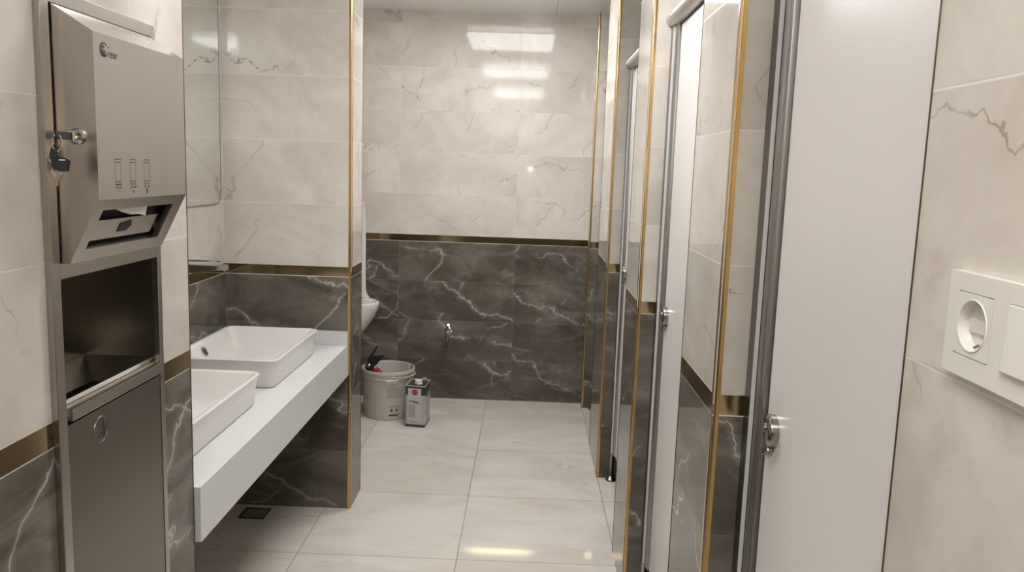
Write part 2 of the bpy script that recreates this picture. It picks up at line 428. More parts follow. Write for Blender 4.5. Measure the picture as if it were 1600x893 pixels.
# ------------------------------------------------------------------ cubicle fronts
XD = .490
def cubicle(y0, y1, label):
    """door front filling the opening y0..y1 between two piers"""
    t = thing('cubicle_door', label, 'door', (XD, (y0+y1)/2, 0), 'cubicle doors')
    zb, zt = .150, 2.105
    d1 = y1 - .118; d0 = y0 + .055
    obj('door_panel', box(XD, XD+.018, d0, d1, zb+.01, zt-.01, bev=.003), M_hpl, t)
    # far jamb: wall channel, pale gasket edge, rounded post
    bm = bmesh.new(); add_box(bm, XD-.015, XD+.030, y1-.041, y1-.001, zb, zt, bev=.0008)
    j = obj('jamb', bm, M_alu_d, t)  # jamb colour darkened to carry a dark reflection
    obj('seal_strip', box(XD-.0146, XD-.0062, y1-.0435, y1-.0411, zb+.002, zt-.002), M_alu_l, j)
    bm = bmesh.new()
    pts = []
    for k in range(9):
        a = PI*(k/8)
        pts.append((XD-.001-.0065*math.sin(a), y1-.0595 + .0155*math.cos(a)))
    pts += [(XD+.026, y1-.075), (XD+.026, y1-.044)]
    add_prism(bm, pts, 'z', zb, zt)
    add_box(bm, XD-.004, XD+.026, y1-.094, y1-.0755, zb, zt, bev=.0015)
    obj('door_post', bm, M_alu, t, smooth=True)
    obj('gap_shade', box(XD+.007, XD+.020, y1-.1175, y1-.0945, zb, zt), M_gap_shade, t)  # dark strip put in for the shade between post and door
    # near jamb
    bm = bmesh.new(); add_box(bm, XD-.010, XD+.030, y0+.001, y0+.040, zb, zt, bev=.003); add_box(bm, XD+.002, XD+.024, y0+.040, y0+.053, zb, zt)
    obj('jamb', bm, M_alu, t)
    # head rail: D profile
    bm = bmesh.new(); pts = []
    cz = 2.127
    for k in range(13):
        a = PI/2 + PI*k/12
        pts.append((XD-.010 + .026*math.cos(a), cz + .023*math.sin(a)))
    pts += [(XD+.035, cz-.023), (XD+.035, cz+.023)]
    add_prism(bm, pts, 'y', y0+.002, y1-.002)
    obj('head_rail', bm, M_rail, t, smooth=True)
    # legs with flared feet
    for yl in (y1-.030, y0+.030):
        bm = bmesh.new(); c = (XD-.005, yl, 0)
        add_lathe(bm, [(.028, .001), (.028, .004), (.024, .010), (.014, .022), (.011, .030), (.011, zb+.02)], c, n=24)
        obj('leg', bm, M_latch, t, smooth=True)
    # thumb-turn latch
    yk, zk = y1 - .168, 1.118
    bm = bmesh.new()
    add_lathe(bm, [(.0312, -.0001), (.0315, -.0115), (.0305, -.0145), (.0275, -.0165), (.018, -.0178), (.0001, -.0183)], (XD, yk, zk), 'x', 40)
    k = obj('latch', bm, M_latch, t, smooth=True)
    bm = bmesh.new(); add_lathe(bm, [(.0095, -.0175), (.009, -.021), (.006, -.0225), (.0001, -.0228)], (XD, yk+.004, zk+.004), 'x', 20)
    obj('thumb_turn', bm, M_latch, k, smooth=True)
    bm = bmesh.new(); add_box(bm, XD-.012, XD-.0005, yk-.006, yk+.034, zk-.050, zk-.037, bev=.002)
    bmesh.ops.rotate(bm, verts=bm.verts, cent=(XD, yk+.012, zk-.044), matrix=Matrix.Rotation(-.55, 3, 'X'))
    obj('latch_keeper', bm, M_latch, t)
    return t
cubicle(YN, PIERS[0][0], 'wide pale grey cubicle door beside the white wall socket, round steel latch at its left edge')
cubicle(PIERS[0][1], PIERS[1][0], 'white cubicle door seen as a narrow strip under the rounded rail, next beyond the socket door')
cubicle(PIERS[1][1], PIERS[2][0], 'cubicle door seen nearly edge on, with a flared steel foot showing on the floor')
cubicle(PIERS[2][1], YR, 'farthest cubicle door, a sliver beside the dark back wall with a tiny latch')

# ------------------------------------------------------------------ wash counter
bm = bmesh.new()
CT, CB_, CX = .785, .640, -.796
add_box(bm, XA+.001, CX, YA+.001, YP-.001, CT-.02, CT, bev=.0015)          # slab
add_box(bm, CX-.02, CX, YA+.001, YP-.001, CB_, CT-.0205, bev=.001)          # apron
o = thing('vanity_counter', 'long white stone wash counter with deep front apron, under both basins', 'counter', (-1.08, 2.77, CB_))
obj('slab', box(XA+.001, CX, YA+.001, YP-.001, CT-.02, CT, bev=.0015), M_quartz, o)
bm.free()
obj('apron', box(CX-.02, CX, YA+.001, YP-.001, CB_, CT-.0195, bev=.0012), M_quartz, o)
bm = bmesh.new(); add_box(bm, XA+.021, CX-.0005, YP-.019, YP-.001, CT+.0002, CT+.062, bev=.001); add_box(bm, XA+.001, XA+.020, YA+.001, YP-.001, CT+.0002, CT+.062, bev=.001)
obj('upstand', bm, M_quartz, o)

def basin(cy, label):
    cx, hx, hy = -1.080, .200, .302
    z0 = CT+.0005; zr = .893
    t = thing('wash_basin', label, 'basin', (cx, cy, z0), 'counter-top wash basins')
    R = []
    for (dx, dz, r) in ((-.027, 0, .026), (-.027, .0028, .026), (-.0195, .0034, .030), (-.018, .006, .031), (-.012, .060, .035), (-.004, zr-z0-.010, .038), (-.001, zr-z0-.004, .039), (-.002, zr-z0-.001, .039), (-.005, zr-z0, .037),
                        (-.014, zr-z0, .032), (-.018, zr-z0-.002, .030), (-.022, zr-z0-.008, .030), (-.040, zr-z0-.038, .032), (-.064, .026, .040), (-.080, .016, .045), (-.110, .0125, .04), (-.15, .011, .03)):
        R.append(rrect(cx, cy, hx+dx, hy+dx, r, z0+dz, 8))
    bm = bmesh.new(); add_loft(bm, R, True, True)
    bowl = obj('bowl', bm, M_ceram, t, smooth=True)
    bm = bmesh.new(); add_lathe(bm, [(.024, .0005), (.024, .003), (.020, .0045), (.004, .0045)], (cx-.02, cy, z0+.011), n=28)
    obj('drain', bm, M_chrome, t, smooth=True)
    # overflow ring on the back wall of the bowl
    yc = cy - .050
    bm = bmesh.new()
    add_lathe(bm, [(.0120, 0), (.0200, 0), (.0200, .003), (.0175, .0048), (.0135, .0038), (.0120, 0)], (0, 0, 0), 'x', 28, False, False)
    bm2 = bmesh.new(); add_lathe(bm2, [(.0130, 0), (.0130, .0016)], (0, 0, 0), 'x', 24)
    for b_ in (bm, bm2):
        bmesh.ops.rotate(b_, verts=b_.verts, cent=(0, 0, 0), matrix=Matrix.Rotation(-.53, 3, 'Y'))
        bmesh.ops.translate(b_, verts=b_.verts, vec=(cx-hx+.0395, yc, z0+.0720))
    rg = obj('overflow_ring', bm, M_latch, t, smooth=True); obj('overflow_hole', bm2, M_void, rg)
    return t
basin(3.121, 'white rectangular wash basin farther along the counter, nearest the gold-edged fin wall')
basin(2.372, 'white rectangular wash basin half hidden behind the dispenser wall, nearer of the two')

def mixer(px, py, ang, label):
    t = thing('basin_mixer', label, 'tap', (px, py, CT+.001), 'basin mixers')
    z = CT+.001
    bm = bmesh.new(); add_lathe(bm, [(.026, 0), (.026, .006), (.020, .010), (.020, .386), (.0205, .409), (.019, .432), (.010, .437)], (px, py, z), n=28)
    obj('body', bm, M_chrome, t, smooth=True)
    d = Vector((math.cos(ang), math.sin(ang), 0)); n = Vector((-d.y, d.x, 0)); zc = z+.409
    rings = []
    for (s, w_, lo, hi) in ((0, .017, -.022, .014), (.05, .017, -.020, .012), (.12, .016, -.014, .007), (.178, .0155, -.0135, .007), (.184, .0145, -.0115, .005)):
        c = Vector((px, py, zc)) + d*s
        rr = []
        for (a, b_) in ((-1, lo), (1, lo), (1, hi), (-1, hi)): rr.append(c + n*w_*a + Vector((0, 0, b_)))
        rings.append(rr)
    bm = bmesh.new(); add_loft(bm, rings)
    bmesh.ops.bevel(bm, geom=list(bm.edges), offset=.002, segments=2, affect='EDGES')
    sp = obj('spout', bm, M_chrome, t, smooth=True)
    bm = bmesh.new(); c = Vector((px, py, zc-.0135)) + d*.168
    add_lathe(bm, [(.008, -.004), (.010, 0)], c, n=20); obj('aerator', bm, M_chrome, sp)
    # flat lever loop lying above the spout
    bm = bmesh.new(); rings = []
    for (s, w_, z_, th) in ((-.012, .014, .028, .005), (.02, .014, .0275, .005), (.10, .013, .0235, .0045), (.150, .012, .0205, .004), (.156, .010, .0195, .003)):
        c = Vector((px, py, zc+z_)) + d*s
        rings.append([c + n*w_*a + Vector((0, 0, b_)) for (a, b_) in ((-1, -th/2), (1, -th/2), (1, th/2), (-1, th/2))])
    add_loft(bm, rings)
    obj('lever', bm, M_chrome, t, smooth=True)
    return t
mixer(-1.302, 2.985, .48, 'chrome basin mixer with flat lever over the farther wash basin')

# mirror over the counter
bm = bmesh.new()
pts = [(p[0], p[1]) for p in rrect((1.96+3.560)/2, (1.408+2.30)/2, (3.560-1.96)/2, (2.30-1.408)/2, .055, 0, 8)]
add_prism(bm, pts, 'x', XA+.0005, XA+.006)
t = thing('mirror', 'large frameless wall mirror with rounded corners above the wash basins', 'mirror', (XA, 2.76, 1.408))
obj('glass', bm, M_mirror, t)
bm = bmesh.new()
po = [(p[0], p[1]) for p in rrect(2.76, 1.854, .8005, .4465, .0555, 0, 8)]
pi_ = [(p[0], p[1]) for p in rrect(2.76, 1.854, .7985, .4445, .0535, 0, 8)]
def ringprism(bm, po, pi_, xa, xb):
    A = [[bm.verts.new((x, p[0], p[1])) for p in q] for q, x in ((po, xa), (po, xb), (pi_, xb), (pi_, xa))]
    n = len(po)
    for r in range(4):
        a, b_ = A[r], A[(r+1) % 4]
        for i in range(n): bm.faces.new((a[i], a[(i+1) % n], b_[(i+1) % n], b_[i]))
    bmesh.ops.recalc_face_normals(bm, faces=bm.faces)
ringprism(bm, po, pi_, XA+.0005, XA+.0072)
obj('polished_edge', bm, M_alu_d, t)

# ------------------------------------------------------------------ floor drain
t = thing('floor_drain', 'dark square drain grate in the floor beneath the counter', 'drain', (-1.203, 3.512, 0))
bm = bmesh.new(); x0, x1, y0, y1 = -1.262, -1.144, 3.455, 3.570
for q in ((x0, x1, y0, y0+.010), (x0, x1, y1-.010, y1), (x0, x0+.010, y0+.010, y1-.010), (x1-.010, x1, y0+.010, y1-.010)): add_box(bm, *q, .0002, .003)
obj('frame', bm, M_steel_d, t)
bm = bmesh.new()
for k in range(7):
    xx = x0+.014+k*.0135; add_box(bm, xx, xx+.007, y0+.0102, y1-.0102, .0006, .0026)
obj('grate', bm, M_void, t)

# ------------------------------------------------------------------ steel dispenser and waste unit
DY0, DY1, DZ1 = 1.344, 1.754, 1.872
t = thing('towel_dispenser', 'recessed brushed steel paper towel dispenser with waste bin, set in the left wall', 'dispenser', (XL, 1.549, .47))
bm = bmesh.new(); ft = .0125; fw = .026; z0f = .47
add_box(bm, XL+.0005, XL+ft, DY0, DY0+fw, z0f, DZ1, bev=.0012)
add_box(bm, XL+.0005, XL+ft, DY1-.018, DY1, z0f, DZ1, bev=.0012)
add_box(bm, XL+.0005, XL+ft, DY0+fw, DY1-.018, DZ1-.025, DZ1, bev=.0012)
add_box(bm, XL+.0005, XL+ft-.001, DY0+fw, DY1-.018, 1.386, 1.413)
add_box(bm, XL+.0005, XL+ft, DY0+fw, DY1-.018, z0f, z0f+.02)
obj('frame', bm, M_steel, t)
# housing: sloped top, flat front, sloped underside; wall of sheet so that the slot is open
HY0, HY1 = 1.374, 1.727
xb, xf = XL+.0128, -.730
ztb, ztf, zfb, zbb, xbb = 1.846, 1.803, 1.524, 1.413, -.785
prof = [(xb, ztb), (xf, ztf), (xf, zfb), (xbb, zbb), (xb, zbb)]
bm = bmesh.new()
def quad(bm, *ps):
    return bm.faces.new([bm.verts.new(p) for p in ps])
def slope(u, v, off=0.0):
    """point on the sloped lower front: u 0..1 along Y, v 0 (top) .. 1 (bottom)"""
    nx, nz = (zbb-zfb), -(xbb-xf); L = math.hypot(nx, nz); nx, nz = -nx/L, -nz/L
    return Vector((xf + (xbb-xf)*v + nx*off, HY0 + (HY1-HY0)*u, zfb + (zbb-zfb)*v + nz*off))
for y in (HY0, HY1):
    bm.faces.new([bm.verts.new((p[0], y, p[1])) for p in prof])
for a, b_ in ((0, 1), (1, 2), (3, 4), (4, 0)):
    p, q = prof[a], prof[b_]
    quad(bm, (p[0], HY0, p[1]), (p[0], HY1, p[1]), (q[0], HY1, q[1]), (q[0], HY0, q[1]))
u0, u1, v0, v1 = .085, .875, .17, .80
for (a, b_, c, d) in ((0, 1, 0, v0), (0, 1, v1, 1), (0, u0, v0, v1), (u1, 1, v0, v1)):
    quad(bm, slope(a, c), slope(b_, c), slope(b_, d), slope(a, d))
# return lips of the slot
for (a, c, b_, d) in ((u0, v0, u1, v0), (u1, v0, u1, v1), (u1, v1, u0, v1), (u0, v1, u0, v0)):
    quad(bm, slope(a, c), slope(b_, d), slope(b_, d, -.012), slope(a, c, -.012))
bmesh.ops.remove_doubles(bm, verts=bm.verts, dist=.0002)
bmesh.ops.recalc_face_normals(bm, faces=bm.faces)
hs = obj('housing', bm, M_steel, t)
# inside: dark throat plus a steel plate with a square hole
bm = bmesh.new(); quad(bm, slope(u0-.04, v0-.08, -.030), slope(u1+.04, v0-.08, -.030), slope(u1+.04, v1+.08, -.020), slope(u0-.04, v1+.08, -.020))
obj('throat', bm, M_void, hs)
bm = bmesh.new(); vm = v0+.36*(v1-v0)
add_loft(bm, [[slope(a, c, -.011), slope(b_, c, -.011), slope(b_, d, -.011), slope(a, d, -.011)] for (a, b_, c, d) in ((u0+.004, u1-.06, vm, v1-.07),)] + [[slope(a, c, -.0125), slope(b_, c, -.0125), slope(b_, d, -.0125), slope(a, d, -.0125)] for (a, b_, c, d) in ((u0+.004, u1-.06, vm, v1-.07),)])
pl = obj('slot_plate', bm, M_steel, hs)
bm = bmesh.new(); ps = [(.40, vm+.09), (.51, vm+.05), (.535, vm+.14), (.50, vm+.235), (.40, vm+.235)]
add_loft(bm, [[slope(a, c, -.0106) for a, c in ps], [slope(a, c, -.0100) for a, c in ps]])
obj('finger_hole', bm, M_void, pl)
# logo and markings on the front
def fr(y, z, off=.0006): return Vector((xf+off, y, z))
bm = bmesh.new()
cy_, cz_ = 1.408, 1.7775
out, inn = [], []
for k in range(25):
    a = math.radians(38 + 285*k/24)
    th = .0016 + .0028*math.sin(PI*k/24)
    out.append((cy_+.0125*math.cos(a), cz_+.0125*math.sin(a))); inn.append((cy_+(.0125-th)*math.cos(a), cz_+(.0125-th)*math.sin(a)))
for i in range(24): quad(bm, fr(*out[i]), fr(*out[i+1]), fr(*inn[i+1]), fr(*inn[i]))
bm.faces.new([bm.verts.new(fr(cy_+.0105*math.cos(math.radians(a)), cz_-.0005+.0105*math.sin(math.radians(a)))) for a in range(178, 306, 8)] + [bm.verts.new(fr(cy_+.0055, cz_-.001))])
bm.faces.new([bm.verts.new(fr(cy_-.001+.0032*math.cos(k*PI/5), cz_+.0045+.0028*math.sin(k*PI/5))) for k in range(10)])
bm.faces.new([bm.verts.new(fr(cy_+.0145+.0014*math.cos(k*PI/5), cz_+.0055+.0018*math.sin(k*PI/5))) for k in range(10)])
tb = text_bm('rew', .021, lambda a, b_: fr(cy_+.0125+a*.92, cz_-.0115+b_))
me = bpy.data.meshes.new('tmp'); tb.to_mesh(me); tb.free(); bm.from_mesh(me); bpy.data.meshes.remove(me)
obj('logo', bm, M_ink, hs)
def line(bm, y0, z0, y1, z1, th):
    d = Vector((y1-y0, z1-z0)).normalized(); n = Vector((-d.y, d.x))*th/2
    quad(bm, fr(y0-n.x, z0-n.y), fr(y1-n.x, z1-n.y), fr(y1+n.x, z1+n.y), fr(y0+n.x, z0+n.y))
for i, yc in enumerate((1.4425, 1.4970, 1.5510)):
    bm = bmesh.new(); hw = .0100; zt_, zb_ = 1.594, 1.545
    line(bm, yc-hw, zt_, yc+hw, zt_, .0016); line(bm, yc-hw+.001, zt_-.005, yc+hw-.002, zt_-.005, .0014)
    line(bm, yc-hw, zt_, yc-hw, zb_, .0006); line(bm, yc+hw, zt_, yc+hw, zb_, .0006)
    line(bm, yc-hw, zb_+.0095, yc+hw, zb_+.0095, .0014); line(bm, yc-hw+.002, zb_+.0045, yc+hw-.003, zb_+.0045, (.0030, .0020, .0014)[i])
    line(bm, yc-hw, zb_-.001, yc-hw*.35, zb_-.001, .0022); line(bm, yc+hw*.35, zb_-.001, yc+hw, zb_-.001, .0022)
    if i == 0: line(bm, yc, zb_+.001, yc, zb_-.009, .0008)
    if i == 1:
        for k in range(8): line(bm, yc+.002*math.cos(k*PI/4), zb_-.010+.002*math.sin(k*PI/4), yc+.002*math.cos((k+1)*PI/4), zb_-.010+.002*math.sin((k+1)*PI/4), .0010)
    if i == 2:
        line(bm, yc, zb_-.004, yc, zb_-.0135, .0042)
    obj('marking', bm, M_ink, hs)
# lock on the side facing the camera
bm = bmesh.new(); add_lathe(bm, [(.0135, -.0002), (.0135, -.0035), (.011, -.006), (.0075, -.0065)], (-.762, HY0, 1.630), 'y', 24)
obj('lock', bm, M_chrome, hs, smooth=True)
# bin recess, sill and bin door
bm = bmesh.new()
cx0, cx1, cy0, cy1, cz0, cz1 = -.968, XL+.001, DY0+fw+.016, DY1-.020, 1.03, 1.386
def inbox(bm, th=.0015):
    add_box(bm, cx0-th, cx0, cy0-th, cy1+th, cz0, cz1)                 # back
    add_box(bm, cx0, cx1, cy0-th, cy0, cz0, cz1)                        # sides
    add_box(bm, cx0, cx1, cy1, cy1+th, cz0, cz1)
    add_box(bm, cx0-th, cx1, cy0-th, cy1+th, cz1, cz1+th)               # top
inbox(bm)
obj('recess_liner', bm, M_steel_d, t)
bm = bmesh.new()   # funnel rim of the bin inside
o_ = [(cx0+.001, cy0+.001, 1.165), (XL-.002, cy0+.001, 1.165), (XL-.002, cy1-.001, 1.165), (cx0+.001, cy1-.001, 1.165)]
i_ = [(cx0+.035, cy0+.035, 1.115), (XL-.02, cy0+.035, 1.115), (XL-.02, cy1-.035, 1.115), (cx0+.035, cy1-.035, 1.115)]
i2 = [(a, b_, 1.06) for a, b_, c in i_]
add_loft(bm, [o_, i_, i2], False, False)
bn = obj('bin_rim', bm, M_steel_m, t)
obj('bin_mouth', box(cx0+.034, XL-.019, cy0+.034, cy1-.034, 1.055, 1.060), M_void, bn)
bm = bmesh.new()
add_box(bm, XL-.010, XL+ft+.001, cy0-.001, DY1-.019, 1.128, 1.1505, bev=.0012)
add_box(bm, XL-.012, XL-.002, cy0-.001, DY1-.019, 1.1505, 1.154)
obj('sill', bm, M_steel, t)
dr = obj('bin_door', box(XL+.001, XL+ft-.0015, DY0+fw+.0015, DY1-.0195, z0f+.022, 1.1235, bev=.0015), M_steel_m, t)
xd_ = XL+ft-.0015
bm = bmesh.new(); ey, ez, er = 1.482, 1.082, .0265
add_lathe(bm, [(er, -.0004), (er-.0005, .0010), (er-.0015, .0013), (er-.0028, .0008), (er-.003, -.0004)], (xd_, ey, ez), 'x', 48, False, False)
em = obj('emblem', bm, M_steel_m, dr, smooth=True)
def ep(y, z): return Vector((xd_+.0007, y, z))
bm = bmesh.new()
def stroke(pts, th):
    for (a, b_), t0, t1 in zip(zip(pts[:-1], pts[1:]), th[:-1], th[1:]):
        d = (Vector(b_)-Vector(a)).normalized(); n = Vector((-d.y, d.x))
        quad(bm, ep(a[0]-n.x*t0/2, a[1]-n.y*t0/2), ep(b_[0]-n.x*t1/2, b_[1]-n.y*t1/2), ep(b_[0]+n.x*t1/2, b_[1]+n.y*t1/2), ep(a[0]+n.x*t0/2, a[1]+n.y*t0/2))
stroke([(ey+.004, ez+.018), (ey+.0075, ez+.0195), (ey+.0085, ez+.015), (ey+.009, ez+.009), (ey+.0135, ez+.003), (ey+.0145, ez-.004), (ey+.0125, ez-.011), (ey+.0085, ez-.020)], [.003, .003, .003, .0045, .0075, .0075, .0065, .002])
stroke([(ey+.0095, ez+.0065), (ey+.003, ez+.0075), (ey-.004, ez+.0055)], [.0035, .0028, .002])
stroke([(ey+.003, ez+.001), (ey+.002, ez-.004)], [.0035, .0035])
stroke([(ey+.006, ez-.007), (ey-.002, ez-.010), (ey-.010, ez-.0135)], [.003, .0034, .0042])
obj('litter_figure', bm, M_ink, em)

# paper towel tip
bm = bmesh.new()
rows = []
for (u_, v_, o1) in ((.21, .165, -.011), (.30, .165, -.010), (.40, .165, -.008), (.49, .165, -.007), (.56, .165, -.007), (.61, .165, -.010)): rows.append((u_, v_, o1))
low = [(.225, .19, -.0095), (.32, .255, -.006), (.42, .305, -.003), (.50, .305, -.002), (.575, .335, .0005), (.60, .22, -.007)]
a = [bm.verts.new(slope(*p)) for p in rows]; b_ = [bm.verts.new(slope(*p)) for p in low]
for i in range(5): bm.faces.new((a[i], a[i+1], b_[i+1], b_[i]))
bmesh.ops.recalc_face_normals(bm, faces=bm.faces)
p = bmesh.ops.solidify(bm, geom=bm.faces[:], thickness=.0006)
tag(obj('paper_towel', bm, M_paper, origin=slope(.42, .305)), 'white paper towel tip poking out of the steel dispenser slot', 'paper')

# key in the lock with a spare hanging beneath
KX, KZ, KY = -.762, 1.630, HY0 - .0066
t = thing('key_ring', 'small chrome keys with black plastic heads hanging from the dispenser lock', 'keys', (KX, KY, 1.55))
bm = bmesh.new(); add_box(bm, KX-.001, KX+.001, KY-.012, KY+.001, KZ-.003, KZ+.003); add_box(bm, KX-.0045, KX+.0045, KY-.016, KY-.010, KZ-.0065, KZ+.0075, bev=.001)
obj('key_blade', bm, M_chrome, t)
bm = bmesh.new(); add_box(bm, KX-.0022, KX+.0022, KY-.0585, KY-.0155, KZ-.0065, KZ+.0065, bev=.0018)
obj('key_head', bm, M_black, t)
FY = KY - .0525
bm = bmesh.new(); rc = Vector((KX-.0015, FY, KZ-.0125))
add_tube(bm, [rc + Vector((.0065*math.sin(a), .003*math.sin(a), .0135*math.cos(a))) for a in [2*PI*k/24 for k in range(25)]], .0009, 8, False)
obj('split_ring', bm, M_chrome, t, smooth=True)
def plate(pts, y0, y1, bev=0.0):
    bm = bmesh.new(); add_prism(bm, pts, 'y', y0, y1)
    if bev: bmesh.ops.bevel(bm, geom=list(bm.edges), offset=bev, segments=2, affect='EDGES')
    return bm
fob = [(-.766, 1.617), (-.762, 1.613), (-.764, 1.599), (-.758, 1.596), (-.750, 1.594), (-.743, 1.590), (-.747, 1.572), (-.759, 1.572), (-.771, 1.575), (-.773, 1.581), (-.774, 1.589), (-.777, 1.596), (-.773, 1.609)]
fb = obj('key_head', plate(fob, FY-.0025, FY+.0025, .0008), M_black, t)
obj('key_slot', box(-.7600, -.7500, FY-.0029, FY-.0024, 1.5895, 1.5915), M_paper, fb)
obj('key_blade', plate([(-.766, 1.573), (-.757, 1.571), (-.7575, 1.567), (-.7605, 1.562), (-.762, 1.557), (-.7645, 1.552), (-.765, 1.548), (-.768, 1.548), (-.7675, 1.560)], FY-.001, FY+.001), M_chrome, t)
obj('key_blade', plate([(-.780, 1.592), (-.7735, 1.590), (-.7735, 1.585), (-.7785, 1.587)], FY+.0005, FY+.0024), M_chrome, t)
obj('key_head', plate([(-.779, 1.571), (-.775, 1.581), (-.766, 1.574), (-.7665, 1.558), (-.772, 1.561)], FY+.004, FY+.008, .0008), M_tin_g, t)

# ------------------------------------------------------------------ socket and switch
t = thing('socket_switch_plate', 'white double wall plate with round earthed socket and rocker switch beside the cubicle door', 'socket', (XR, .71, 1.47))
sy0, sy1, sz0, sz1 = .6155, .7655, 1.4262, 1.5208
xw = XR - .0105
my0, my1, mz0, mz1 = .6915, .7485, 1.4462, 1.5040       # socket module
hr = .0225
ny0, ny1 = .618, .6685
bm = bmesh.new()
for q in ((sy0, sy1, sz0, mz0), (sy0, sy1, mz1, sz1), (my1, sy1, mz0, mz1), (ny1, my0, mz0, mz1), (sy0, ny0, mz0, mz1)):
    add_box(bm, xw, XR-.0003, *q)
bmesh.ops.remove_doubles(bm, verts=bm.verts, dist=.00005)
fr_ = obj('frame', bm, M_plast, t)
# module face with a real round well
bm = bmesh.new(); n = 48
outer = []
for k in range(n):
    a = 2*PI*k/n; ca, sa = math.cos(a), math.sin(a)
    hw, hh = (my1-my0)/2-.0006, (mz1-mz0)/2-.0006
    s = min(hw/abs(ca) if abs(ca) > 1e-6 else 9, hh/abs(sa) if abs(sa) > 1e-6 else 9)
    outer.append(((my0+my1)/2+s*ca, (mz0+mz1)/2+s*sa))
cy2, cz2 = (my0+my1)/2, (mz0+mz1)/2
def cir(r, x): return [(x, cy2+r*math.cos(2*PI*k/n), cz2+r*math.sin(2*PI*k/n)) for k in range(n)]
rings = [[(XR-.0008, p, q) for p, q in outer], [(xw-.0006, p, q) for p, q in outer], cir(hr+.0015, xw-.0006), cir(hr+.0008, xw-.0016), cir(hr, xw-.0012), cir(hr-.001, xw+.008), cir(hr-.002, XR-.0012)]
add_loft(bm, rings, False, True)
so = obj('socket', bm, M_plast, t, smooth=True)
obj('shutter', box(XR-.0042, XR-.0010, cy2-.0175, cy2+.0175, cz2-.0075, cz2+.0050, bev=.001), M_plast, so)
for q in (-1, 1):
    bm = bmesh.new()
    add_tube(bm, [(XR-.0015, cy2-.003, cz2+q*.0182), (XR-.006, cy2-.003, cz2+q*.0176), (xw+.001, cy2-.003, cz2+q*.0196)], .0015, 8)
    obj('earth_clip', bm, M_chrome, so, smooth=True)
bm = bmesh.new(); add_box(bm, xw-.0040, XR-.0008, ny0+.0006, ny1-.0006, mz0+.0006, mz1-.0006, bev=.0012)
vs = [v for v in bm.verts if v.co.x < xw-.001 and v.co.z > 1.48]
for v in vs: v.co.x += .0028
obj('rocker', bm, M_plast, t)

# ------------------------------------------------------------------ wall tap on the back wall
t = thing('wall_tap', 'small chrome bib tap on the dark marble back wall', 'tap', (-.520, YB, .48))
tx, tz = -.520, .485
bm = bmesh.new(); add_lathe(bm, [(.024, -.0005), (.024, -.003), (.016, -.010), (.0125, -.012), (.0125, -.052), (.014, -.055), (.014, -.072), (.010, -.076)], (tx, YB, tz), 'y', 24)
b0 = obj('body', bm, M_chrome, t, smooth=True)
bm = bmesh.new(); add_tube(bm, [(tx, YB-.062, tz), (tx, YB-.068, tz-.018), (tx-.001, YB-.070, tz-.034)], [.0105, .010, .009], 16); add_lathe(bm, [(.0115, 0), (.0115, -.012), (.0085, -.013), (.0075, -.030)], (tx-.001, YB-.070, tz-.032), 'z', 18)
obj('spout', bm, M_chrome, t, smooth=True)
bm = bmesh.new(); add_lathe(bm, [(.010, .010), (.011, .022), (.009, .030)], (tx, YB-.060, tz), 'z', 18)
add_tube(bm, [(tx, YB-.060, tz+.030), (tx+.004, YB-.070, tz+.044), (tx+.006, YB-.082, tz+.052)], [.008, .010, .009], 14)
obj('handle', bm, M_chrome, t, smooth=True)
bm = bmesh.new(); add_tube(bm, [(tx+.010, YB-.060, tz+.004), (tx+.022, YB-.062, tz+.006), (tx+.030, YB-.066, tz+.001)], [.008, .009, .006], 14)
obj('side_outlet', bm, M_chrome, t, smooth=True)

# ------------------------------------------------------------------ urinal
UY = 5.06
t = thing('urinal', 'white ceramic wall-hung urinal peeking out past the fin wall above the bucket', 'urinal', (XU, UY, .44))
def usec(z, d_out, w_, d_in, w_in, n=16):
    """one horizontal slice: outer half-round shell and hollow front"""
    P = []
    for k in range(n+1):
        a = -PI/2 + PI*k/n
        P.append((XU+.0006 + d_out*abs(math.cos(a))**.75, UY + w_*math.sin(a), z))
    return P
bm = bmesh.new()
secs = [(.440, .05, .07), (.446, .075, .09), (.465, .105, .115), (.50, .140, .135), (.545, .178, .150), (.585, .210, .160), (.645, .249, .170), (.70, .272, .175), (.728, .279, .176), (.737, .276, .175)]
R = [usec(z, d, w_, 0, 0) for z, d, w_ in secs]
R += [usec(.741, .262, .165, 0, 0), usec(.735, .246, .152, 0, 0), usec(.66, .18, .13, 0, 0), usec(.62, .12, .10, 0, 0)]
add_loft(bm, R)
ub = obj('bowl', bm, M_ceram, t, smooth=True)
bm = bmesh.new()   # hood: two cheeks and a rounded top joined behind
R = []
def hood(z, d, w_, th):
    P = []
    for k in range(17):
        a = -PI/2 + PI*k/16; P.append((XU+.0006 + max(.004, d*(1-.18*abs(math.sin(a))**3) if abs(math.sin(a)) > .75 else d*.50), UY + w_*math.sin(a), z))
    P += [(XU+.0006, UY+w_, z), (XU+.0006, UY-w_, z)]
    return P
for z, d, w_ in ((.742, .215, .172), (.76, .196, .170), (.79, .184, .168), (.90, .182, .165), (1.15, .183, .160), (1.30, .180, .152), (1.355, .172, .142), (1.38, .150, .125), (1.39, .11, .10)):
    R.append(hood(z, d, w_, .02))
add_loft(bm, R)
obj('hood', bm, M_ceram, t, smooth=True)

